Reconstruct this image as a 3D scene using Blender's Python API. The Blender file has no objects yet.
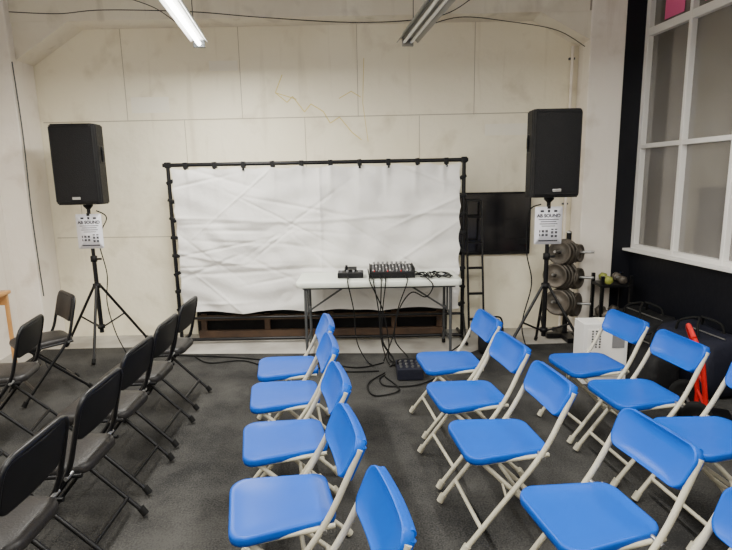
import bpy, bmesh, math, random
from mathutils import Vector, Matrix, Euler
random.seed(7)
TH = math.radians(7.1)          # the long axis of the room is turned 7 deg from the screen's normal
C, S = math.cos(TH), math.sin(TH)
def G(x, y, z=0): return Vector((x*C-y*S, x*S+y*C, z))

# ------------------------------------------------------------------ materials
def mat(name, col, rough=0.5, metal=0.0, spec=None, noise=None, bump=None, emit=None, coat=None):
    m = bpy.data.materials.new(name); m.use_nodes = True
    nt = m.node_tree; b = nt.nodes['Principled BSDF']
    b.inputs['Base Color'].default_value = (*col, 1)
    b.inputs['Roughness'].default_value = rough
    b.inputs['Metallic'].default_value = metal
    if spec is not None: b.inputs['Specular IOR Level'].default_value = spec
    if coat: b.inputs['Coat Weight'].default_value = coat
    if emit:
        b.inputs['Emission Color'].default_value = (*emit[0], 1)
        b.inputs['Emission Strength'].default_value = emit[1]
    tc = None
    if noise or bump:
        tc = nt.nodes.new('ShaderNodeTexCoord')
    if noise:   # (scale, col2, detail)
        n = nt.nodes.new('ShaderNodeTexNoise'); n.inputs['Scale'].default_value = noise[0]
        n.inputs['Detail'].default_value = noise[2]
        nt.links.new(tc.outputs['Object'], n.inputs['Vector'])
        r = nt.nodes.new('ShaderNodeValToRGB')
        r.color_ramp.elements[0].position = 0.35; r.color_ramp.elements[1].position = 0.65
        r.color_ramp.elements[0].color = (*col, 1); r.color_ramp.elements[1].color = (*noise[1], 1)
        nt.links.new(n.outputs['Fac'], r.inputs['Fac'])
        nt.links.new(r.outputs['Color'], b.inputs['Base Color'])
    if bump:    # (scale, strength)
        n = nt.nodes.new('ShaderNodeTexNoise'); n.inputs['Scale'].default_value = bump[0]
        n.inputs['Detail'].default_value = 4
        nt.links.new(tc.outputs['Object'], n.inputs['Vector'])
        bp = nt.nodes.new('ShaderNodeBump'); bp.inputs['Strength'].default_value = bump[1]
        bp.inputs['Distance'].default_value = 0.01
        nt.links.new(n.outputs['Fac'], bp.inputs['Height'])
        nt.links.new(bp.outputs['Normal'], b.inputs['Normal'])
    return m

def paintwall(name, base, stain, dark, sc=1.0, bumpk=.35):
    m = mat(name, base, .72); nt = m.node_tree; b = nt.nodes['Principled BSDF']
    tc = nt.nodes.new('ShaderNodeTexCoord')
    def noise(scale, det, dist=0.0, mp=(1,1,1)):
        mpn = nt.nodes.new('ShaderNodeMapping'); mpn.inputs['Scale'].default_value = mp
        nt.links.new(tc.outputs['Object'], mpn.inputs['Vector'])
        n = nt.nodes.new('ShaderNodeTexNoise'); n.inputs['Scale'].default_value = scale*sc; n.inputs['Detail'].default_value = det
        n.inputs['Distortion'].default_value = dist
        nt.links.new(mpn.outputs[0], n.inputs['Vector']); return n
    def ramp(n, p0, p1):
        r = nt.nodes.new('ShaderNodeMapRange'); r.inputs[1].default_value = p0; r.inputs[2].default_value = p1
        nt.links.new(n.outputs['Fac'], r.inputs[0]); return r
    def mix(fac, a, bcol):
        x = nt.nodes.new('ShaderNodeMix'); x.data_type = 'RGBA'
        nt.links.new(fac, x.inputs[0])
        if isinstance(a, tuple): x.inputs[6].default_value = (*a,1)
        else: nt.links.new(a, x.inputs[6])
        x.inputs[7].default_value = (*bcol,1); return x.outputs[2]
    c = mix(ramp(noise(.9,6,.6), .42,.68).outputs[0], base, stain)
    c = mix(ramp(noise(3.2,8,.3), .56,.80).outputs[0], c, dark)
    c = mix(ramp(noise(2.0,5,.2,(3.5,3.5,.35)), .58,.85).outputs[0], c, dark)
    nt.links.new(c, b.inputs['Base Color'])
    n = noise(9,7); bp = nt.nodes.new('ShaderNodeBump'); bp.inputs['Strength'].default_value = bumpk; bp.inputs['Distance'].default_value = .02
    nt.links.new(n.outputs['Fac'], bp.inputs['Height']); nt.links.new(bp.outputs['Normal'], b.inputs['Normal'])
    return m

M = {}
M['wall'] = paintwall('painted_board', (0.88,0.82,0.65), (0.83,0.765,0.59), (0.64,0.57,0.42), bumpk=.45)
M['wall_l'] = paintwall('painted_plaster', (0.89,0.83,0.75), (0.83,0.76,0.67), (0.66,0.58,0.49), bumpk=.45)
M['beam'] = paintwall('painted_concrete', (0.84,0.79,0.67), (0.74,0.68,0.56), (0.54,0.49,0.40), bumpk=.5)
M['seam'] = mat('seam', (0.44,0.39,0.29), 0.8)
M['seam_l'] = mat('batten', (0.86,0.82,0.70), 0.7)
M['paint_y'] = mat('yellow_paint', (0.72,0.60,0.20), 0.7)
M['ceil'] = mat('ceiling_paint', (0.6,0.59,0.56), 0.8)
M['blackwall'] = mat('black_wall_paint', (0.005,0.0055,0.009), 0.5, spec=.25, bump=(20,0.2))
M['concrete'] = mat('concrete', (0.30,0.28,0.25), 0.8, noise=(3,(0.44,0.42,0.38),6), bump=(15,0.3))
M['white'] = mat('white_paint', (0.80,0.78,0.75), 0.45)
M['black'] = mat('black_metal', (0.004,0.004,0.005), 0.38, spec=.3)
M['blackp'] = mat('black_plastic', (0.005,0.005,0.006), 0.5, spec=.22, bump=(180,0.3))
M['vinyl'] = mat('black_vinyl', (0.017,0.0155,0.0155), 0.42, spec=.33, bump=(120,0.2))
M['vinylback'] = mat('black_back_panel', (0.004,0.004,0.005), 0.45, spec=.2)
M['rubber'] = mat('rubber', (0.006,0.006,0.006), 0.8, spec=.2)
M['blue'] = mat('blue_plastic', (0.0,0.070,0.42), 0.34, spec=.20, noise=(3,(0.0,0.078,0.46),2))
M['cream'] = mat('cream_tube', (0.48,0.45,0.35), 0.35)
M['fabric'] = mat('screen_fabric', (0.78,0.765,0.74), 0.85, spec=.2, bump=(14,0.6))
M['tabletop'] = mat('white_hdpe', (0.80,0.83,0.75), 0.45, bump=(90,0.15))
M['grey'] = mat('grey_steel', (0.09,0.095,0.10), 0.4, metal=0.5)
M['housing'] = mat('grey_housing', (0.26,0.25,0.22), 0.5)
M['steel'] = mat('steel', (0.4,0.4,0.4), 0.35, metal=0.9)
M['wood'] = mat('wood', (0.05,0.027,0.016), 0.6, noise=(6,(0.09,0.05,0.027),5))
M['orangewood'] = mat('varnished_wood', (0.50,0.24,0.07), 0.4, noise=(6,(0.58,0.30,0.1),5))
M['red'] = mat('red_paint', (0.55,0.01,0.01), 0.35)
M['iron'] = mat('cast_iron', (0.05,0.043,0.034), 0.5, metal=0.4, noise=(8,(0.12,0.10,0.08),4))
M['yellow'] = mat('yellow_rubber', (0.26,0.28,0.05), 0.55)
M['paper'] = mat('paper', (0.74,0.74,0.80), 0.6)
M['ink'] = mat('ink', (0.02,0.02,0.03), 0.6)
M['boxw'] = mat('white_carton', (0.74,0.73,0.72), 0.55)
M['pink'] = mat('pink_paper', (0.75,0.12,0.30), 0.6)
M['tube_on'] = mat('lit_tube', (1,1,1), 0.4, emit=((0.99,1.0,0.95), 18))
M['tube_off'] = mat('unlit_diffuser', (0.75,0.74,0.68), 0.3)
M['navy'] = mat('navy_nylon', (0.008,0.009,0.018), 0.7, spec=.25, bump=(30,0.4))
M['bag'] = mat('black_nylon', (0.007,0.007,0.008), 0.65, spec=.25, bump=(25,0.6))
M['screenglass'] = mat('dark_glass', (0.007,0.007,0.009), 0.15)
M['knob'] = mat('knob_grey', (0.20,0.20,0.21), 0.5)
M['grille'] = mat('steel_grille', (0.005,0.005,0.006), 0.55, spec=.22)
# grille perforation
nt = M['grille'].node_tree; b = nt.nodes['Principled BSDF']
tc = nt.nodes.new('ShaderNodeTexCoord'); v = nt.nodes.new('ShaderNodeTexVoronoi'); v.inputs['Scale'].default_value = 130
bp = nt.nodes.new('ShaderNodeBump'); bp.inputs['Strength'].default_value = .7; bp.inputs['Distance'].default_value = .003
nt.links.new(tc.outputs['Object'], v.inputs['Vector']); nt.links.new(v.outputs['Distance'], bp.inputs['Height']); nt.links.new(bp.outputs['Normal'], b.inputs['Normal'])
# carpet: fine fibre + worn patches
m = mat('carpet_pile', (0.045,0.045,0.046), 0.95, spec=0.1); M['carpet'] = m
nt = m.node_tree; b = nt.nodes['Principled BSDF']; tc = nt.nodes.new('ShaderNodeTexCoord')
n1 = nt.nodes.new('ShaderNodeTexNoise'); n1.inputs['Scale'].default_value = 1.6; n1.inputs['Detail'].default_value = 8; n1.inputs['Roughness'].default_value = .65
n2 = nt.nodes.new('ShaderNodeTexNoise'); n2.inputs['Scale'].default_value = 110; n2.inputs['Detail'].default_value = 3
for n in (n1, n2): nt.links.new(tc.outputs['Object'], n.inputs['Vector'])
ad = nt.nodes.new('ShaderNodeMath'); ad.operation = 'MULTIPLY_ADD'; ad.inputs[1].default_value = 0.7
nt.links.new(n2.outputs['Fac'], ad.inputs[0]); nt.links.new(n1.outputs['Fac'], ad.inputs[2])
r = nt.nodes.new('ShaderNodeValToRGB'); r.color_ramp.elements[0].position = .68; r.color_ramp.elements[1].position = 1.0
r.color_ramp.elements[0].color = (0.019,0.0188,0.0188,1); r.color_ramp.elements[1].color = (0.066,0.064,0.060,1)
nt.links.new(ad.outputs[0], r.inputs['Fac']); nt.links.new(r.outputs['Color'], b.inputs['Base Color'])
bp = nt.nodes.new('ShaderNodeBump'); bp.inputs['Strength'].default_value = .6; bp.inputs['Distance'].default_value = .008
nt.links.new(n2.outputs['Fac'], bp.inputs['Height']); nt.links.new(bp.outputs['Normal'], b.inputs['Normal'])
# window pane : opaque and reflective; the grey-lit room behind is put into its colour
m = mat('window_glass', (0.13,0.12,0.105), 0.05, noise=(0.8,(0.22,0.21,0.20),2)); M['glass'] = m
m.node_tree.nodes['Principled BSDF'].inputs['IOR'].default_value = 2.1

# ------------------------------------------------------------------ mesh builder
class B:
    def __init__(s): s.v=[]; s.f=[]; s.m=[]; s.sm=[]; s.mats=[]
    def mi(s, k):
        if k not in s.mats: s.mats.append(k)
        return s.mats.index(k)
    def add(s, vs, fs, k, smooth=False):
        o=len(s.v); i=s.mi(k); s.v += [tuple(x) for x in vs]
        for f in fs: s.f.append(tuple(o+a for a in f)); s.m.append(i); s.sm.append(smooth)
    def box(s, c, size, k, bev=0.0, rot=None, taper=None, seg=2):
        bm = bmesh.new(); bmesh.ops.create_cube(bm, size=1)
        for v in bm.verts:
            v.co = Vector((v.co.x*size[0], v.co.y*size[1], v.co.z*size[2]))
            if taper: taper(v.co)
        if bev>0: bmesh.ops.bevel(bm, geom=bm.edges[:], offset=bev, segments=seg, affect='EDGES', profile=.5)
        R = Euler(rot).to_matrix() if rot else Matrix.Identity(3)
        bm.verts.index_update()
        s.add([R@v.co+Vector(c) for v in bm.verts], [[v.index for v in f.verts] for f in bm.faces], k)
        bm.free()
    def prism(s, pts, axis, a, b_, k):
        n=len(pts)
        def mk(p,t):
            return {'x':(t,p[0],p[1]),'y':(p[0],t,p[1]),'z':(p[0],p[1],t)}[axis]
        vs=[mk(p,a) for p in pts]+[mk(p,b_) for p in pts]
        fs=[list(range(n)), list(range(2*n-1,n-1,-1))]+[[i,(i+1)%n,n+(i+1)%n,n+i] for i in range(n)]
        s.add(vs,fs,k)
    def tube(s, pts, r, k, n=10, fillet=0.0, closed=False):
        pts=[Vector(p) for p in pts]
        if fillet>0 and len(pts)>2:
            out=[pts[0]]
            for i in range(1,len(pts)-1):
                a,b_,c=pts[i-1],pts[i],pts[i+1]
                d1=(a-b_); d2=(c-b_); f=min(fillet,d1.length*.45,d2.length*.45)
                p1=b_+d1.normalized()*f; p2=b_+d2.normalized()*f
                for t in (0,.25,.5,.75,1): out.append((1-t)**2*p1+2*t*(1-t)*b_+t*t*p2)
            out.append(pts[-1]); pts=out
        q=[pts[0]]
        for p in pts[1:]:
            if (p-q[-1]).length>1e-5: q.append(p)
        pts=q; N=len(pts)
        up=None; rings=[]
        for i,p in enumerate(pts):
            t=((pts[min(i+1,N-1)]-pts[max(i-1,0)])).normalized()
            if up is None:
                up=Vector((0,0,1)) if abs(t.z)<.9 else Vector((1,0,0))
            up=(up-t*up.dot(t))
            if up.length<1e-4: up=t.orthogonal()
            up.normalize(); sd=t.cross(up)
            rr=r[i] if isinstance(r,(list,tuple)) else r
            rings.append([p+(up*math.cos(2*math.pi*j/n)+sd*math.sin(2*math.pi*j/n))*rr for j in range(n)])
        vs=[v for R in rings for v in R]; fs=[]
        for i in range(N-1):
            for j in range(n):
                a=i*n+j; b2=i*n+(j+1)%n
                fs.append([a,b2,b2+n,a+n])
        s.add(vs,fs,k,True)
        s.add(rings[0],[list(range(n-1,-1,-1))],k); s.add(rings[-1],[list(range(n))],k)
    def cyl(s,p1,p2,r,k,n=16): s.tube([p1,p2],r,k,n)
    def lathe(s, c, axis, prof, k, n=28):
        c=Vector(c); ax=Vector(axis).normalized(); u=ax.orthogonal().normalized(); w=ax.cross(u)
        vs=[]; fs=[]
        for (r,h) in prof:
            for j in range(n):
                a=2*math.pi*j/n; vs.append(c+ax*h+(u*math.cos(a)+w*math.sin(a))*max(r,1e-4))
        for i in range(len(prof)-1):
            for j in range(n):
                a=i*n+j; b2=i*n+(j+1)%n; fs.append([a,b2,b2+n,a+n])
        s.add(vs,fs,k,True)
    def pad(s, outline, rings, fn, k):
        n=len(outline); vs=[]; fs=[]
        for (sc,h) in rings:
            for (x,y) in outline:
                vs.append(fn(x*sc,y*sc,h))
        for i in range(len(rings)-1):
            for j in range(n):
                a=i*n+j; b2=i*n+(j+1)%n; fs.append([a,b2,b2+n,a+n])
        vs.append(fn(0,0,rings[0][1])); c0=len(vs)-1
        vs.append(fn(0,0,rings[-1][1])); c1=len(vs)-1
        L=(len(rings)-1)*n
        for j in range(n):
            fs.append([c0,(j+1)%n,j]); fs.append([c1,L+j,L+(j+1)%n])
        s.add(vs,fs,k,True)
    def mesh(s,name):
        me=bpy.data.meshes.new(name); me.from_pydata(s.v,[],s.f)
        for k in s.mats: me.materials.append(M[k])
        me.polygons.foreach_set('material_index',s.m); me.polygons.foreach_set('use_smooth',s.sm)
        me.update(); return me
    def obj(s,name,loc=(0,0,0),rz=0.0,parent=None):
        o=bpy.data.objects.new(name,s.mesh(name)); o.location=loc; o.rotation_euler=(0,0,rz)
        bpy.context.scene.collection.objects.link(o)
        if parent: o.parent=parent
        return o

def rrect(w0,w1,d,r,n=6):
    # rounded trapezoid outline: width w1 at +y (front), w0 at -y
    pts=[]
    for (cx,cy,a0) in ((w1/2-r,d/2-r,0),(-w1/2+r,d/2-r,90),(-w0/2+r,-d/2+r,180),(w0/2-r,-d/2+r,270)):
        for i in range(n+1):
            a=math.radians(a0+90*i/n); pts.append((cx+r*math.cos(a),cy+r*math.sin(a)))
    out=[]
    for i,p in enumerate(pts):
        q=pts[(i+1)%len(pts)]; out.append(p)
        L=math.hypot(q[0]-p[0],q[1]-p[1]); k=int(L/.04)
        for j in range(1,k): out.append((p[0]+(q[0]-p[0])*j/k,p[1]+(q[1]-p[1])*j/k))
    return out
def catmull(P,n=8):
    P=[Vector(p) for p in P]; P=[P[0]]+P+[P[-1]]; out=[]
    for i in range(1,len(P)-2):
        for j in range(n):
            t=j/n; a,b_,c,d=P[i-1],P[i],P[i+1],P[i+2]
            out.append(.5*((2*b_)+(-a+c)*t+(2*a-5*b_+4*c-d)*t*t+(-a+3*b_-3*c+d)*t**3))
    out.append(P[-2]); return out

# ------------------------------------------------------------------ room shell
b=B(); b.box((0.2,1.4,-0.05),(9.4,9.4,0.1),'concrete'); b.obj('floor')
b=B(); b.box((0.2,1.4,3.95),(9.4,9.4,0.1),'ceil'); b.obj('ceiling')
b=B(); b.box((-0.5,5.95,1.95),(7.4,0.2,3.9),'wall')
F0=5.849
def strip(x0,z0,x1,z1,w,k,t=.003):
    L=math.hypot(x1-x0,z1-z0); a=math.atan2(z1-z0,x1-x0)
    b.box(((x0+x1)/2,F0-t/2+.001,(z0+z1)/2),(L,t,w),k,rot=(0,-a,0))
def wobble(P,w,k):
    for p,q in zip(P,P[1:]): strip(p[0],p[1],q[0],q[1],w,k)
strip(-3.4,2.36,2.25,2.37,.009,'seam'); strip(-3.4,1.13,-2.0,1.12,.008,'seam')
for x,z0,z1 in ((-2.5,2.36,3.3),(-1.28,2.36,3.3),(-.05,2.36,3.3),(1.18,2.36,3.3),(-3.1,1.13,2.36),(-1.9,1.13,2.36),(-.62,1.8,2.36),(.6,1.8,2.36),(1.8,1.13,2.36)):
    strip(x,z0,x,z1,.006,'seam')
strip(-2.45,2.52,-2.05,2.52,.16,'seam_l'); strip(1.3,2.2,1.9,2.2,.12,'seam_l'); strip(-1.6,2.9,-1.3,2.9,.10,'seam_l')
wobble([(-.92,2.62),(-.80,2.52),(-.74,2.58),(-.62,2.42),(-.55,2.50),(-.42,2.42),(-.35,2.3),(-.25,2.36),(-.12,2.2),(-.02,2.12)],.010,'paint_y')
wobble([(-.84,2.80),(-.92,2.62),(-.7,2.55)],.009,'paint_y'); wobble([(.02,2.95),(.0,2.5),(.05,2.1)],.006,'paint_y')
wobble([(-.25,2.55),(-.12,2.62),(-.02,2.56)],.008,'paint_y')
b.obj('wall_back')
b=B(); b.box((-3.10,1.7,1.95),(0.2,8.6,3.9),'wall_l'); b.obj('wall_left',rz=TH)
b=B(); b.box((0.28,-2.6,1.95),(6.9,0.2,3.9),'wall_l'); b.obj('wall_rear',rz=TH)
b=B()
b.box((3.58,1.45,.455),(0.2,8.0,.91),'blackwall')
b.box((3.58,5.31,2.4),(0.2,.26,2.99),'blackwall')
b.box((3.58,-.65,2.4),(0.2,3.8,2.99),'wall_l')
b.obj('wall_right',rz=TH)
# piers
b=B(); b.box((2.435,5.70,1.95),(.35,.30,3.9),'wall_l',bev=.012); b.obj('column_concrete')
b=B(); b.box((-3.68,5.66,1.95),(.50,.38,3.9),'wall_l',bev=.012); b.obj('column_concrete')
b=B(); b.box((2.735,5.72,1.95),(.25,.30,3.9),'blackwall'); b.obj('column_black')
# downstand beam with haunches
b=B()
b.box((-.6,5.72,3.59),(5.68,.34,.62),'beam')
b.prism([(-3.43,2.93),(-3.43,3.29),(-2.86,3.29)],'y',5.56,5.849,'beam')
b.prism([(2.262,3.02),(2.262,3.29),(1.75,3.29)],'y',5.56,5.849,'beam')
b.obj('ceiling_beam')
# window
b=B(); ys=[5.16-.60*i for i in range(7)]
zs=[.95,1.98,3.07,3.86]
for i,y in enumerate(ys): b.box((3.52,y,2.4),(.09,.040 if i else .06,2.96),'white',bev=.006)
for z,t in zip(zs,(.06,.045,.075,.06)): b.box((3.52,3.36,z),(.085,3.66,t),'white',bev=.006)
b.box((3.47,3.36,.925),(.16,3.68,.025),'white',bev=.004)
for i in range(6):
    for j in range(3):
        y=(ys[i]+ys[i+1])/2; z=(zs[j]+zs[j+1])/2
        b.box((3.535,y,z),(.008,.57,zs[j+1]-zs[j]-.03),'glass')
b.obj('window_1',rz=TH)
b=B(); b.box((3.58,1.4,2.4),(.2,.27,2.99),'wall_l'); b.obj('trim_1',rz=TH)
b=B(); b.box((3.522,4.84,3.30),(.004,.26,.32),'pink'); b.obj('pink_poster',rz=TH)
b=B(); b.box((3.522,4.25,3.30),(.004,.42,.30),'pink'); b.obj('pink_poster',rz=TH)
# conduits
b=B(); b.cyl((2.19,5.82,0.0),(2.19,5.82,3.02),.016,'wall_l',10)
for z in (.6,1.4,2.2,2.9): b.box((2.19,5.835,z),(.06,.03,.02),'grey')
b.obj('wall_conduit')
b=B(); b.tube(catmull([(-3.418,5.50,.55),(-3.42,5.48,1.4),(-3.417,5.50,2.2),(-3.42,5.48,2.9)]),.006,'grey',8); b.obj('wall_cable')
b=B(); b.box((2.02,5.835,1.10),(.09,.03,.09),'white',bev=.005); b.obj('light_switch')
# carpet
b=B()
cp=[(-3.4,5.35),(-1.95,5.38),(-1.9,5.12),(1.0,4.98),(1.25,5.2),(2.65,5.25),(3.6,-2.0),(-2.6,-2.1),(-3.1,3.0)]
b.prism(cp[::-1],'z',0.0,.009,'carpet'); b.obj('carpet')

# ------------------------------------------------------------------ ceiling lights
def batten(name,x,y0,y1,z,lit):
    b=B()
    L=y1-y0; yc=(y0+y1)/2
    b.box((x,yc,z+.075),(.09,L,.06),'white' if lit else 'housing',bev=.006)
    if lit:
        b.prism([(x-.075,z+.035),(x-.045,z+.075),(x+.045,z+.075),(x+.075,z+.035),(x+.068,z+.033),(x+.04,z+.06),(x-.04,z+.06),(x-.068,z+.033)],'y',y0,y1,'white')
        b.cyl((x,y0+.03,z+.015),(x,y1-.03,z+.015),.019,'tube_on',12)
    else:
        b.prism([(x-.10,z+.02),(x-.05,z+.078),(x+.05,z+.078),(x+.10,z+.02),(x+.094,z+.018),(x+.045,z+.06),(x-.045,z+.06),(x-.094,z+.018)],'y',y0,y1,'housing')
        for s in (-.032,.032): b.cyl((x+s,y0+.03,z+.02),(x+s,y1-.03,z+.02),.013,'tube_off',12)
    for y in (y0+.015,y1-.015): b.box((x,y,z+.03),(.10,.03,.09),'housing' if not lit else 'grey',bev=.004)
    for y in (y0+.25,y1-.25): b.cyl((x,y,z+.1),(x,y,3.9),.004,'grey',6)
    return b.obj(name,rz=TH)
def tube_light(x,y0,y1,z,power):
    l=bpy.data.lights.new('tube_glow','AREA'); l.shape='RECTANGLE'; l.size=.12; l.size_y=y1-y0; l.energy=power
    l.color=(1.0,0.975,0.90)
    o=bpy.data.objects.new('tube_glow',l); o.location=G(x,(y0+y1)/2,z-.02); o.rotation_euler=(0,0,TH)
    bpy.context.scene.collection.objects.link(o); return o
for (x,y0,y1,on,p) in ((-.80,3.3,5.08,True,112),(1.03,3.2,4.95,False,0),(-.80,.6,2.4,True,74),(1.03,.6,2.4,True,88),(-.80,-1.9,-.1,True,42),(1.03,-1.9,-.1,True,42),(2.6,1.5,3.3,True,36),(-2.3,1.5,3.3,True,36)):
    batten('fluorescent_light',x,y0,y1,2.88,on)
    if on: tube_light(x,y0,y1,2.88,p)
# sagging wires under the beam
b=B()
b.tube(catmull([(-3.4,5.5,3.36),(-2.9,5.45,3.32),(-2.4,5.3,3.30),(-1.55,5.2,3.24),(-.9,5.2,3.18),(0,5.2,3.12),(.7,5.2,3.16),(1.0,5.1,3.28)]),.0045,'black',6)
b.tube(catmull([(-2.2,5.5,3.45),(-1.9,5.3,3.3),(-1.65,5.25,3.12),(-1.45,5.2,3.0)]),.004,'black',6)
b.tube(catmull([(.5,5.0,3.0),(.9,5.2,3.15),(1.4,5.4,3.16),(1.9,5.5,3.1),(2.2,5.53,2.95)]),.004,'black',6)
b.obj('hanging_wire')

# ------------------------------------------------------------------ projection screen
SY=5.48; XL,XR=-1.985,1.015; ZT=1.88; ZB=.31
b=B()
r=.02
b.tube([(XL,SY,.02),(XL,SY,ZT)],r,'black'); b.tube([(XR,SY,.02),(XR,SY,ZT)],r,'black')
b.tube([(XL-.05,SY,ZT),(XR+.04,SY,ZT)],r,'black'); b.tube([(XL,SY,ZB-.03),(XR,SY,ZB-.03)],.014,'black')
b.tube([(XL,SY,.045),(XR,SY,.045)],.018,'black')
for x in (XL,XR):
    b.tube([(x,SY-.28,.03),(x,SY+.28,.03)],.018,'black'); b.tube([(x,SY-.25,.03),(x,SY,.38)],.010,'black')
    b.box((x,SY,ZT),(.06,.055,.06),'blackp',bev=.01)
nt_=10
for i in range(nt_):
    x=XL+.18+(XR-XL-.36)*i/(nt_-1); a=random.uniform(-.15,.15)
    b.box((x,SY,ZT-.008),(.045,.052,.065),'blackp',bev=.006,rot=(0,a,0))
    b.box((x,SY-.014,ZT-.045),(.024,.02,.045),'blackp',bev=.003,rot=(0,a,0))
for i in range(8):
    z=ZB+.08+(ZT-ZB-.25)*i/7
    for x,sg in ((XL,1),(XR,-1)):
        b.box((x+sg*.012,SY,z),(.075,.052,.035),'blackp',bev=.006,rot=(0,random.uniform(-.6,.6),0))
# fabric
nx,nz=240,130; vs=[];fs=[]
x0,x1=XL+.035,XR-.035; z0,z1=ZB+.02,ZT-.030
rw=random.Random(11)
creases=[(rw.uniform(-.9,.9),rw.uniform(.4,1.8),rw.uniform(.010,.020),rw.uniform(-1.8,.9),rw.uniform(.25,.7),rw.choice((-1,1))*rw.uniform(.008,.016)) for _ in range(30)]
def fab(u,v):
    x=x0+(x1-x0)*u; z=z0+(z1-z0)*v
    ex=abs(math.sin(math.pi*u*9)); ez=abs(math.sin(math.pi*v*7))
    z-= .022*ex*v**8; z+= .03*abs(math.sin(math.pi*u*4+.4))*(1-v)**8
    x+= .018*ez*(1-u)**16; x-= .018*ez*u**16
    d =.014*math.sin(5*x+3*z+1.3*math.sin(3*z))+.010*math.sin(11*x-7*z+2*math.sin(2.3*x))
    d+=.010*math.sin(3*x+26*z+2.5*math.sin(4*x))*(.4+.6*(1-v))
    d+=.005*math.sin(23*x+9*z+2*math.sin(7*z+x))
    d+=.012*math.exp(-((u-.51)/.005)**2)
    d+=.014*math.exp(-((z-1.32-.03*math.sin(2*x))/.022)**2)-.014*math.exp(-((z-.78+.02*math.sin(3*x))/.022)**2)
    for (a,c0,wd,xc,ln,am) in creases:
        q=(z-c0-a*(x-xc)); d+=am*math.exp(-(q/wd)**2)*math.exp(-((x-xc)/ln)**2)
    for k in range(10):
        cu=.06+.88*k/9
        d+=.020*math.exp(-((u-cu)/.010)**2)*math.exp(-(1-v)/.14)
    return (x,SY-.022-max(d,-.03),z)
for j in range(nz+1):
    for i in range(nx+1): vs.append(fab(i/nx,j/nz))
for j in range(nz):
    for i in range(nx):
        a=j*(nx+1)+i; fs.append([a,a+1,a+nx+2,a+nx+1])
b.add(vs,fs,'fabric',True)
b.obj('projection_screen',(0,0,.0))

# timber frame stored behind the screen
b=B()
b.box((-.5,5.66,.235),(2.7,.05,.05),'wood',bev=.004); b.box((-.5,5.66,.05),(2.7,.05,.08),'wood',bev=.004)
for x in (-1.8,-1.1,-.4,.3,.8): b.box((x,5.69,.14),(.06,.04,.26),'wood',bev=.003)
b.box((-.5,5.79,.17),(2.8,.06,.3),'blackp',bev=.01)
b.obj('timber_frame')

# wall tv + step ladder
b=B()
b.box((1.29,5.815,1.2),(1.04,.05,.68),'blackp',bev=.01)
b.box((1.29,5.787,1.21),(1.00,.006,.62),'screenglass'); b.box((1.72,5.785,1.0),(.1,.012,.06),'blackp',bev=.003)
b.box((1.60,5.783,1.14),(.16,.010,.22),'screenglass',bev=.004)
b.obj('television')
b=B()
for x in (1.09,1.25): b.tube([(x,5.46,.02),(x,5.72,1.42)],.012,'black',8)
for i in range(5):
    t=.14+.19*i; b.box((1.17,5.46+.26*t,1.42*t+.01),(.15,.05,.02),'blackp',bev=.003)
b.tube([(1.09,5.72,1.42),(1.09,5.73,1.46),(1.25,5.73,1.46),(1.25,5.72,1.42)],.012,'black',8)
b.obj('step_ladder')

# ------------------------------------------------------------------ folding table
b=B(); TX0,TX1,TY0,TY1=-.66,.90,4.85,5.40
cx,cy=(TX0+TX1)/2,(TY0+TY1)/2
ol=rrect(TX1-TX0,TX1-TX0,TY1-TY0,.05)
def ft(x,y,h): return (cx+x,cy+y,.765+h)
b.pad(ol,[(.9,-.050),(.985,-.056),(1,-.052),(1,-.006),(.992,0),(.9,0)],ft,'tabletop')
for sx,x in ((1,TX0+.08),(-1,TX1-.10)):
    b.tube([(x,TY0+.06,.014),(x,TY0+.07,.70),(x,TY1-.07,.70),(x,TY1-.06,.014)],.014,'grey',10,fillet=.05)
    b.tube([(x,TY0+.062,.16),(x,TY1-.062,.16)],.011,'grey',8)
    b.tube([(x,cy,.69),(x,cy,.42)],.009,'grey',8); b.tube([(x,TY0+.066,.42),(x,TY1-.066,.42)],.010,'grey',8)
    b.tube([(x,cy,.42),(x+sx*.42,cy,.70)],.009,'grey',8)
    for y in (TY0+.06,TY1-.06): b.cyl((x,y,.010),(x,y,.05),.018,'rubber',10)
b.tube([(TX0+.06,TY0+.05,.70),(TX1-.06,TY0+.05,.70)],.012,'grey',8)
b.tube([(TX0+.06,TY1-.05,.70),(TX1-.06,TY1-.05,.70)],.012,'grey',8)
b.obj('folding_table')
# mixer + the leads plugged into it
b=B(); mx,my=.25,5.12
b.box((mx,my,.818),(.42,.30,.09),'blackp',bev=.006,taper=lambda c:setattr(c,'z',c.z-(.035 if (c.z>0 and c.y<0) else 0)))
for i in range(12):
    for j in range(6):
        x=mx-.18+.36*i/11; y=my-.10+.21*j/5; z=.8455+.035*(y-my)/.30
        b.cyl((x,y,z),(x,y,z+.014),.007,'knob' if (i*2+j)%5 else 'white',8)
for i in range(9):
    x=mx-.17+.34*i/8; b.box((x,my-.128,.838),(.010,.025,.012),'knob' if i%3 else 'red',bev=.002)
for i in range(8): b.cyl((mx-.17+.045*i,my+.125,.863),(mx-.17+.045*i,my+.125,.888),.011,'steel',10)
for s in (-1,1): b.box((mx+s*.212,my,.82),(.010,.31,.10),'blackp',bev=.004)
def droop(x0,xf,yf,sw):
    b.tube(catmull([(x0,5.15,.83),(x0+.01,4.92,.795),(x0+.02,4.825,.755),(x0+.03+sw,4.80,.50),(x0+.04+sw*1.4,4.78,.22),((x0+xf)/2+.05,4.74,.05),(xf,yf,.030)],8),.006,'rubber',6)
droop(.05,.2,4.62,.03); droop(.12,.25,4.62,-.02); droop(.16,.22,4.6,-.04); droop(.36,.3,4.6,-.10); droop(.02,.28,4.65,.10)
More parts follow.
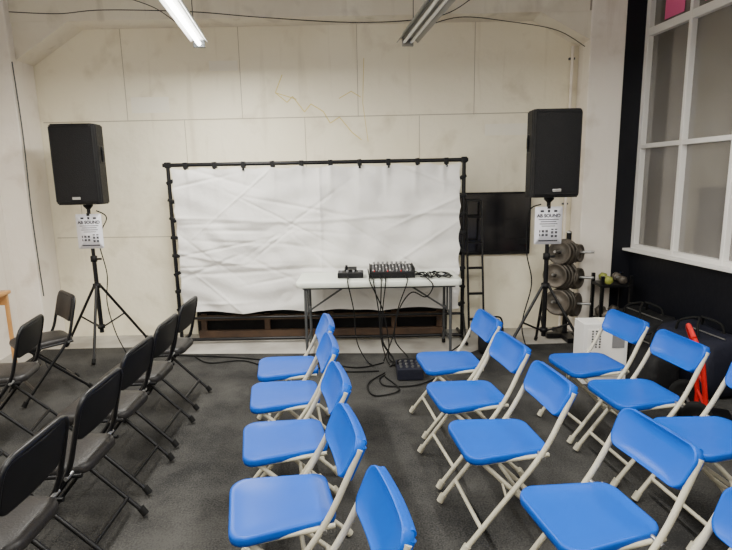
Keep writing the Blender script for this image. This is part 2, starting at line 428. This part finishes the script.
b.tube(catmull([(.44,5.1,.83),(.55,4.86,.80),(.62,4.82,.72),(.55,4.8,.62),(.42,4.82,.66),(.30,4.80,.5),(.24,4.78,.25),(.15,4.72,.032)],8),.006,'rubber',6)
for k in range(5):
    pts=[]
    for i in range(7): pts.append((.49+.055*i+random.uniform(-.03,.03), 5.05+.13*math.sin(i*1.7+k)+random.uniform(-.03,.03), .777+.010*random.random()+.02*(i%2)*(k%2)))
    b.tube(catmull(pts,6),.006,'rubber',6)
b.obj('mixing_desk')
b=B(); dx,dy=-.15,5.10
b.box((dx,dy,.795),(.25,.18,.05),'blackp',bev=.008)
for i in range(4): b.cyl((dx-.09+.06*i,dy-.04,.82),(dx-.09+.06*i,dy-.04,.84),.012,'knob',10)
b.box((dx,dy+.05,.83),(.12,.08,.035),'black',bev=.006,rot=(.3,0,0)); b.cyl((dx-.04,dy+.02,.82),(dx-.04,dy+.02,.88),.012,'black',10)
b.tube(catmull([(-.2,5.05,.795),(-.17,4.92,.79),(-.17,4.825,.755),(-.12,4.80,.50),(-.1,4.78,.22),(-.02,4.74,.05),(.05,4.6,.032)],8),.006,'rubber',6)
b.obj('wireless_receiver')
b=B()
fl=[[(.15,4.72),(-.1,4.6),(-.45,4.75),(-.8,4.8),(-1.3,4.95),(-1.9,5.05),(-2.3,5.12)],
    [(.1,4.5),(-.2,4.5),(-.5,4.62),(-.9,4.66),(-1.2,4.85),(-1.5,4.80),(-1.7,5.0)],
    [(.15,4.4),(.1,4.3),(.15,4.15),(.4,4.15),(.62,4.35),(.8,4.6),(1.05,4.75)],
    [(.15,4.45),(.0,4.2),(.05,3.95),(.25,4.05),(.15,4.35)],
    [(.25,4.6),(.7,4.7),(1.0,4.62),(1.05,4.7)],
    [(.2,4.6),(.4,4.75),(.7,4.85),(.95,5.2),(1.0,5.3)]]
for k,P in enumerate(fl): b.tube(catmull([(x,y,.018+.001*k) for x,y in P],8),.0065,'rubber',6)
b.obj('floor_cables')
b=B(); sx,sy=.36,4.40
b.box((sx,sy,.065),(.22,.26,.10),'navy',bev=.008)
for i in range(4):
    for j in range(3): b.cyl((sx-.075+.05*i,sy-.08+.07*j,.113),(sx-.075+.05*i,sy-.08+.07*j,.127),.012,'steel',10)
b.tube([(sx-.1,sy,.09),(sx-.1,sy,.16),(sx+.1,sy,.16),(sx+.1,sy,.09)],.008,'black',8,fillet=.03)
b.obj('stage_box')

# ------------------------------------------------------------------ loudspeakers
def speaker_mesh():
    b=B(); W,D,H=.43,.37,.75
    pl=[(-W/2,-.13),(-W/2+.03,-.17),(W/2-.03,-.17),(W/2,-.13),(W/2,.02),(W/2-.09,.185),(-W/2+.09,.185),(-W/2,.02)]
    bm=bmesh.new(); n=len(pl)
    v0=[bm.verts.new((x,y,0)) for x,y in pl]; v1=[bm.verts.new((x,y,H)) for x,y in pl]
    bm.faces.new(v0[::-1]); bm.faces.new(v1)
    for i in range(n): bm.faces.new([v0[i],v0[(i+1)%n],v1[(i+1)%n],v1[i]])
    bmesh.ops.bevel(bm,geom=[e for e in bm.edges],offset=.012,segments=2,affect='EDGES'); bm.verts.index_update()
    b.add([v.co.copy() for v in bm.verts],[[v.index for v in f.verts] for f in bm.faces],'blackp'); bm.free()
    vs=[];fs=[];N=14
    for j in range(2):
        for i in range(N+1):
            u=i/N*2-1; vs.append((u*(W/2-.022),-.183+.012*u*u,.03+(H-.06)*j))
    for i in range(N): fs.append([i,i+1,N+2+i,N+1+i])
    b.add(vs,fs,'grille',True)
    for z in (.03,H-.03): 
        b.tube([((i/N*2-1)*(W/2-.022),-.180+.012*(i/N*2-1)**2,z) for i in range(N+1)],.006,'blackp',8)
    for x in (-1,1): b.tube([(x*(W/2-.022),-.17,.03),(x*(W/2-.022),-.17,H-.03)],.006,'blackp',8)
    b.box((0,-.19,.062),(.075,.008,.026),'steel',bev=.003)
    for x in (-1,1):
        b.box((x*(W/2-.002),-.05,.47),(.012,.10,.16),'black',bev=.005)
        b.tube([(x*(W/2+.004),-.05,.40),(x*(W/2+.012),-.05,.43),(x*(W/2+.012),-.05,.51),(x*(W/2+.004),-.05,.54)],.009,'blackp',8)
    b.box((0,.186,.35),(.2,.012,.4),'black',bev=.004)
    return b
def stand_mesh(top,a0,cable):
    b=B()
    b.cyl((0,0,.9),(0,0,top-.003),.0175,'black',14); b.cyl((0,0,.20),(0,0,.98),.021,'black',14)
    b.lathe((0,0,.93),(0,0,1),[(.021,0),(.032,.005),(.032,.06),(.021,.065)],'blackp',16)
    b.tube([(.03,0,.96),(.075,0,.96)],.011,'blackp',8)
    b.lathe((0,0,.66),(0,0,1),[(.021,0),(.038,.005),(.038,.05),(.021,.055)],'blackp',16)
    b.lathe((0,0,.24),(0,0,1),[(.021,0),(.036,.005),(.036,.04),(.021,.045)],'blackp',16)
    for k in range(3):
        a=a0+k*2*math.pi/3; c,s=math.cos(a),math.sin(a)
        b.tube([(c*.03,s*.03,.69),(c*.46,s*.46,.025)],.0135,'black',10)
        b.tube([(c*.03,s*.03,.26),(c*.245,s*.245,.36)],.009,'black',8)
        b.tube([(c*.44,s*.44,.055),(c*.475,s*.475,.022)],.018,'rubber',10)
    b.lathe((0,0,top-.02),(0,0,1),[(.0175,-.03),(.045,0),(.045,.013),(.0175,.014)],'blackp',16)
    b.tube(catmull(cable),.006,'rubber',6)
    return b
def sign(loc,rz):
    b=B(); W,H=.245,.34
    ol=rrect(W,W,H,.012)
    b.pad(ol,[(1,-.0015),(1,.0015)],lambda x,y,h:(x,-h,y),'paper')
    for z,w,h in ((.055,.18,.006),(.035,.14,.006),(.015,.16,.006),(-.005,.12,.005)): b.box((0,-.003,z),(w,.002,h),'ink')
    for i in range(7):
        for j in range(7):
            if (i*3+j*5+i*j)%3: b.box((-.075+.018*i*.62,-.003,-.035-.018*j*.62),(.010,.002,.010),'ink')
            if (i*5+j*3+i*j)%3: b.box((.02+.018*i*.62,-.003,-.035-.018*j*.62),(.010,.002,.010),'ink')
    b.box((0,-.003,-.138),(.17,.002,.012),'ink')
    for z in (.13,): b.box((-.06,-.003,z),(.03,.002,.018),'ink'); b.box((.06,-.003,z),(.03,.002,.018),'ink'); b.box((0,-.003,z),(.02,.002,.024),'ink')
    b.box((0,.006,.165),(.03,.02,.03),'black',bev=.003)
    o=b.obj('info_sign',loc,rz)
    c=bpy.data.curves.new('sign_text','FONT'); c.body='AB SOUND'; c.size=.042; c.align_x='CENTER'; c.extrude=.0008; c.offset=.0014
    t=bpy.data.objects.new('sign_text',c); t.data.materials.append(M['ink']); t.location=(0,-.003,.075); t.rotation_euler=(math.pi/2,0,0)
    bpy.context.scene.collection.objects.link(t); t.parent=o
LS=(-2.73,5.26); RS=(1.67,4.84); ZS=1.515
spk=speaker_mesh()
spk.obj('loudspeaker',(LS[0],LS[1],ZS),math.radians(2)); spk.obj('loudspeaker',(RS[0],RS[1],ZS),math.radians(0))
stand_mesh(ZS-.009,math.radians(-75),[(.06,.03,1.44),(.12,.10,1.36),(.05,.04,1.15),(.1,.03,.8),(.06,.05,.5),(.15,-.02,.2),(.3,-.15,.02)]).obj('speaker_stand',(LS[0]+.01,LS[1],.009))
stand_mesh(ZS-.009,math.radians(200),[(-.06,.03,1.44),(-.15,.10,1.36),(-.17,.05,1.0),(-.12,.03,.7),(-.2,.02,.3),(-.15,-.1,.02)]).obj('speaker_stand',(RS[0],RS[1],.009))
sign((LS[0]+.02,LS[1]-.04,1.25),math.radians(3)); sign((RS[0]-.01,RS[1]-.04,1.26),math.radians(-2))

# ------------------------------------------------------------------ weight tree
def plate(b,c,ax,r,k='iron'):
    b.lathe(c,ax,[(.02,-.013),(.035,-.013),(.04,-.006),(r*.8,-.006),(r*.86,-.013),(r,-.013),(r,.013),(r*.86,.013),(r*.8,.006),(.04,.006),(.035,.013),(.02,.013)],k,28)
b=B(); wx,wy=2.10,5.44
b.tube([(wx,wy,.05),(wx,wy,1.12)],.026,'black',12)
b.box((wx,wy,.035),(.10,.46,.05),'black',bev=.006); b.box((wx,wy,.035),(.40,.08,.05),'black',bev=.006)
b.lathe((wx,wy,1.12),(0,0,1),[(.026,0),(.032,.01),(.01,.025)],'steel',14)
for z,sg,rr,n,yy in ((.93,-1,.14,3,-.16),(.92,1,.10,2,-.16),(.69,-1,.15,4,-.13),(.66,1,.115,2,-.18),(.41,-1,.15,3,-.15),(.38,1,.13,2,-.15)):
    b.tube([(wx,wy,z),(wx+sg*.20,wy+yy,z+.02)],.014,'steel',10)
    for i in range(n):
        t=.05+.038*i; plate(b,(wx+sg*t,wy+yy*t/.20,z+.02*t/.20-.01),(sg*(.7+random.uniform(-.12,.12)),-.7,.08+random.uniform(-.1,.1)),rr-.008*i)
b.obj('weight_plate_rack')
b=B()
def dumb(b,c,ang,k,r=.06):
    d=Vector((math.cos(ang),math.sin(ang),0)); c=Vector(c)
    b.cyl(c-d*.07,c+d*.07,.015,'steel',10)
    for s in (-1,1):
        b.lathe(c+d*s*.10,d,[(.001,-.035),(r*.8,-.035),(r,-.02),(r,.02),(r*.8,.035),(.001,.035)],k,6)
rx,ry=2.52,5.33
for z in (.22,.60): b.box((rx,ry,z),(.32,.26,.03),'black',bev=.005)
for x in (rx-.145,rx+.145):
    for y in (ry-.11,ry+.11): b.box((x,y,.36),(.03,.03,.68),'black')
for i in range(2):
    dumb(b,(rx-.07+.14*i,ry-.01,.66),1.4,'yellow' if i==0 else 'iron',.045); dumb(b,(rx-.07+.14*i,ry-.01,.295),1.45,'iron',.06)
b.obj('dumbbell_rack')

# white carton
b=B(); qx,qy=1.93,4.22
b.box((qx,qy,.267),(.36,.20,.51),'boxw',bev=.004)
b.box((qx,qy-.102,.28),(.30,.004,.40),'white')
for i in range(7):
    for j in range(3): b.cyl((qx-.11+.03*j,qy-.107,.33+.022*i),(qx-.11+.03*j,qy-.103,.33+.022*i),.008,'grey',8)
b.box((qx+.10,qy-.106,.38),(.10,.004,.12),'knob'); b.box((qx,qy,.523),(.05,.19,.002),'seam_l')
b.obj('white_carton')

# ------------------------------------------------------------------ bags along right wall
def bag(name,x,y,w,l,h,k,strap=True,rz=0):
    b=B(); ol=rrect(w,w,l,min(w,l)*.25)
    random.seed(int(x*100+y*10))
    ph=random.uniform(0,6)
    def fn(px,py,hh): return (px+.012*math.sin(9*py+ph+8*hh), py+.012*math.sin(8*px+ph+6*hh), hh+(.025*math.sin(7*py+ph)+.018*math.sin(9*px) if hh>h*.5 else 0))
    b.pad(ol,[(.92,.005),(1,.03),(1.03,h*.3),(1.03,h*.6),(.97,h*.85),(.85,h*.97),(.55,h),(.2,h+.005)],fn,k)
    if strap:
        for s in (-1,1):
            b.tube(catmull([(s*w*.28,-l*.2,h*.95),(s*w*.25,-l*.15,h+.06),(0.02*s,0,h+.10),(s*w*.25,l*.15,h+.06),(s*w*.28,l*.2,h*.95)]),.010,'rubber',8)
        b.tube([(0,-l*.42,h*.985),(0,l*.42,h*.985)],.006,'steel',6)
    return b.obj(name,G(x,y,.012),TH+rz)
bag('gym_bag',3.14,4.42,.40,.62,.42,'bag')
bag('gym_bag',2.76,4.22,.26,.36,.34,'bag')
bag('gym_bag',3.14,3.72,.40,.62,.46,'navy')
bag('rucksack',2.74,3.70,.28,.36,.36,'bag')
bag('gym_bag',3.18,2.6,.40,.7,.38,'bag')
# bag on floor left of right-hand stand
b=B(); ol=rrect(.26,.26,.26,.08)
b.pad(ol,[(.9,.013),(1,.04),(1.02,.14),(.9,.26),(.6,.31),(.2,.32)],lambda x,y,h:(1.22+x+.015*math.sin(12*y),5.02+y+.02*math.sin(9*x),h+.01*math.sin(15*x)*(h>.1)),'bag')
b.tube(catmull([(1.12,5.02,.29),(1.17,4.97,.36),(1.29,4.99,.36),(1.33,5.02,.28)]),.009,'rubber',8)
b.obj('equipment_bag')
# red hand truck
b=B()
for s in (-.16,.16):
    b.tube([(s,0,.14),(s,.05,.50),(s*.8,.10,.62)],.016,'red',10,fillet=.05)
b.tube([(-.128,.10,.62),(0,.12,.68),(.128,.10,.62)],.016,'red',10,fillet=.05)
for z,y in ((.16,.002),(.32,.025),(.46,.045)): b.tube([(-.16,y,z),(.16,y,z)],.012,'red',8)
b.box((0,-.09,.03),(.36,.22,.012),'black',bev=.003)
b.tube([(-.16,0,.03),(-.16,0,.16)],.016,'red',8); b.tube([(.16,0,.03),(.16,0,.16)],.016,'red',8)
b.cyl((-.22,.07,.11),(.22,.07,.11),.010,'steel',8)
for s in (-1,1):
    b.lathe((s*.21,.07,.11),(1,0,0),[(.02,-.02),(.05,-.015),(.07,-.02),(.10,-.02),(.105,0),(.10,.02),(.07,.02),(.05,.015),(.02,.02)],'rubber',24)
b.obj('hand_truck',G(2.70,3.12,.012),TH+math.radians(60))

# small wooden table at left edge
b=B()
ol=rrect(.24,.24,.5,.02)
b.pad(ol,[(.98,-.03),(1,-.026),(1,-.004),(.99,0)],lambda x,y,h:(x,y,.75+h),'orangewood')
for x in (-.09,.09):
    for y in (-.2,.2): b.box((x,y,.36),(.03,.03,.71),'orangewood',bev=.004)
b.box((0,-.2,.66),(.16,.02,.08),'orangewood'); b.box((0,.2,.66),(.16,.02,.08),'orangewood')
b.obj('side_table',(-3.37,4.55,.009),TH)

# ------------------------------------------------------------------ folding chairs
def chair(blue):
    b=B(); T='cream' if blue else 'black'
    w=.200 if blue else .208; r=.0120
    foot=(.235,.012); piv=(-.135,.47); top=(-.275,.765) if blue else (-.215,.80)
    if blue:
        for s in (-1,1):
            b.tube([(s*w,foot[0],foot[1]),(s*w,piv[0],piv[1]),(s*w*.94,top[0]+.01,top[1]-.03)],r,T,10,fillet=.10)
    else:
        b.tube([(-w,foot[0],foot[1]),(-w,piv[0],piv[1]),(-w*.97,top[0],top[1]),(w*.97,top[0],top[1]),(w,piv[0],piv[1]),(w,foot[0],foot[1])],r,T,10,fillet=.07)
    wi=w-.03
    for s in (-1,1):
        b.tube([(s*wi,.14,.425),(s*wi,-.27,.012)],r*.92,T,10)
        b.tube([(s*wi,.165,.425),(s*wi,-.17,.440)],.010,T,8)
        b.tube([(s*wi,.05,.335),(s*w,.035,.255)],.006,T,6)
        b.cyl((s*(wi-.01),-.125,.45),(s*(w+.016),-.125,.45),.009,'steel',8)
        for (x,y) in ((s*w,foot[0]),(s*wi,-.27)):
            b.tube([(x,y,.008),(x,y+(-.022 if y>0 else .025),.045)],.018,'cream' if blue else 'rubber',10)
    b.tube([(-w,foot[0]-.085,.12),(w,foot[0]-.085,.12)],r*.85,T,8)
    b.tube([(-wi,-.185,.10),(wi,-.185,.10)],r*.85,T,8)
    if blue: b.tube([(-wi,-.07,.215),(wi,-.07,.215)],r*.8,T,8)
    ol=rrect(.325,.39,.395,.065)
    zc=.462
    if blue:
        def fs_(x,y,h):
            return (x,y+.012,zc+h-.010*max(0,(y-.10)/.1)**2*.6+.05*x*x)
        b.pad(ol,[(.90,-.010),(.955,-.036),(.99,-.034),(1.0,-.022),(1.0,-.008),(.985,0),(.95,.001),(.88,-.003),(.6,-.007),(.3,-.009)],fs_,'blue')
    else:
        def fs_(x,y,h):
            return (x,y+.012,zc+h-.008*max(0,(y-.10)/.1)**2)
        b.pad(ol,[(.93,-.030),(.99,-.030),(1.0,-.022),(.995,-.006),(.97,.006),(.90,.013),(.6,.018),(.3,.020)],fs_,'vinyl')
    d=Vector((0,top[0]-piv[0],top[1]-piv[1])).normalized(); nrm=Vector((0,d.z,-d.y))
    base=Vector((0,piv[0],piv[1]))+d*(.242 if blue else .235)
    if blue:
        ol=rrect(.380,.392,.165,.050)
        def fb(x,y,h):
            p=base+Vector((x,0,0))+d*y+nrm*(h+.42*x*x-.010-.006*math.cos(y*14))
            return tuple(p)
        b.pad(ol,[(.93,-.010),(.97,-.020),(1,-.018),(1.0,.012),(.985,.020),(.94,.018),(.85,.012),(.4,.010)],fb,'blue')
        b.tube([fb(.165*(i/8*2-1),.070,-.014) for i in range(9)],.013,'blue',10)
        for s in (-1,1): b.tube([fb(s*.172,-.068,-.012),fb(s*.172,.062,-.012)],.017,'blue',10)
    else:
        ol=rrect(.39,.39,.20,.05)
        def fb(x,y,h):
            p=base+Vector((x,0,0))+d*(y-.003)+nrm*(h+.30*x*x-.008)
            return tuple(p)
        b.pad(ol,[(.93,-.008),(.99,-.008),(1,-.004),(1,.008),(.97,.014),(.88,.017),(.4,.018)],fb,'vinylback')
    return b.mesh('folding_chair_mesh_'+('blue' if blue else 'black'))
mb,mk=chair(True),chair(False)
def put(me,x,y,a=0):
    o=bpy.data.objects.new('folding_chair',me); o.location=G(x,y,.018); o.rotation_euler=(0,0,TH+math.radians(90+a))
    bpy.context.scene.collection.objects.link(o)
blue=[(-.10,3.45,2),(-.11,2.98,3),(-.10,2.43,5),(-.10,1.90,6),(-.03,1.39,5),
      (.99,3.36,0),(.93,2.80,2),(.91,2.27,0),(1.03,1.66,4),(1.0,1.12,0),
      (1.88,3.16,2),(1.88,2.66,0),(1.92,2.13,0),(1.93,1.6,0)]
for x,y,a in blue: put(mb,x,y,a)
black=[(-1.06,4.08,-6),(-1.09,3.52,-6),(-1.12,3.0,-7),(-1.13,2.45,-6),(-1.17,1.92,-6),
       (-2.10,4.45,38),(-2.0,3.65,5),(-2.02,3.05,0)]
for x,y,a in black: put(mk,x,y,a)

# ------------------------------------------------------------------ world + camera
w=bpy.data.worlds.new('World'); bpy.context.scene.world=w; w.use_nodes=True
w.node_tree.nodes['Background'].inputs[0].default_value=(.8,.85,.9,1); w.node_tree.nodes['Background'].inputs[1].default_value=.3
cd=bpy.data.cameras.new('camera'); cam=bpy.data.objects.new('camera',cd); bpy.context.scene.collection.objects.link(cam)
cd.sensor_width=36; cd.lens=530/732*36; cd.clip_start=.05
cam.matrix_world=Matrix.Translation((0,0,1.7))@Matrix.Rotation(math.radians(90-10.2),4,'X')@Matrix.Rotation(math.radians(-1.1),4,'Z')
bpy.context.scene.camera=cam
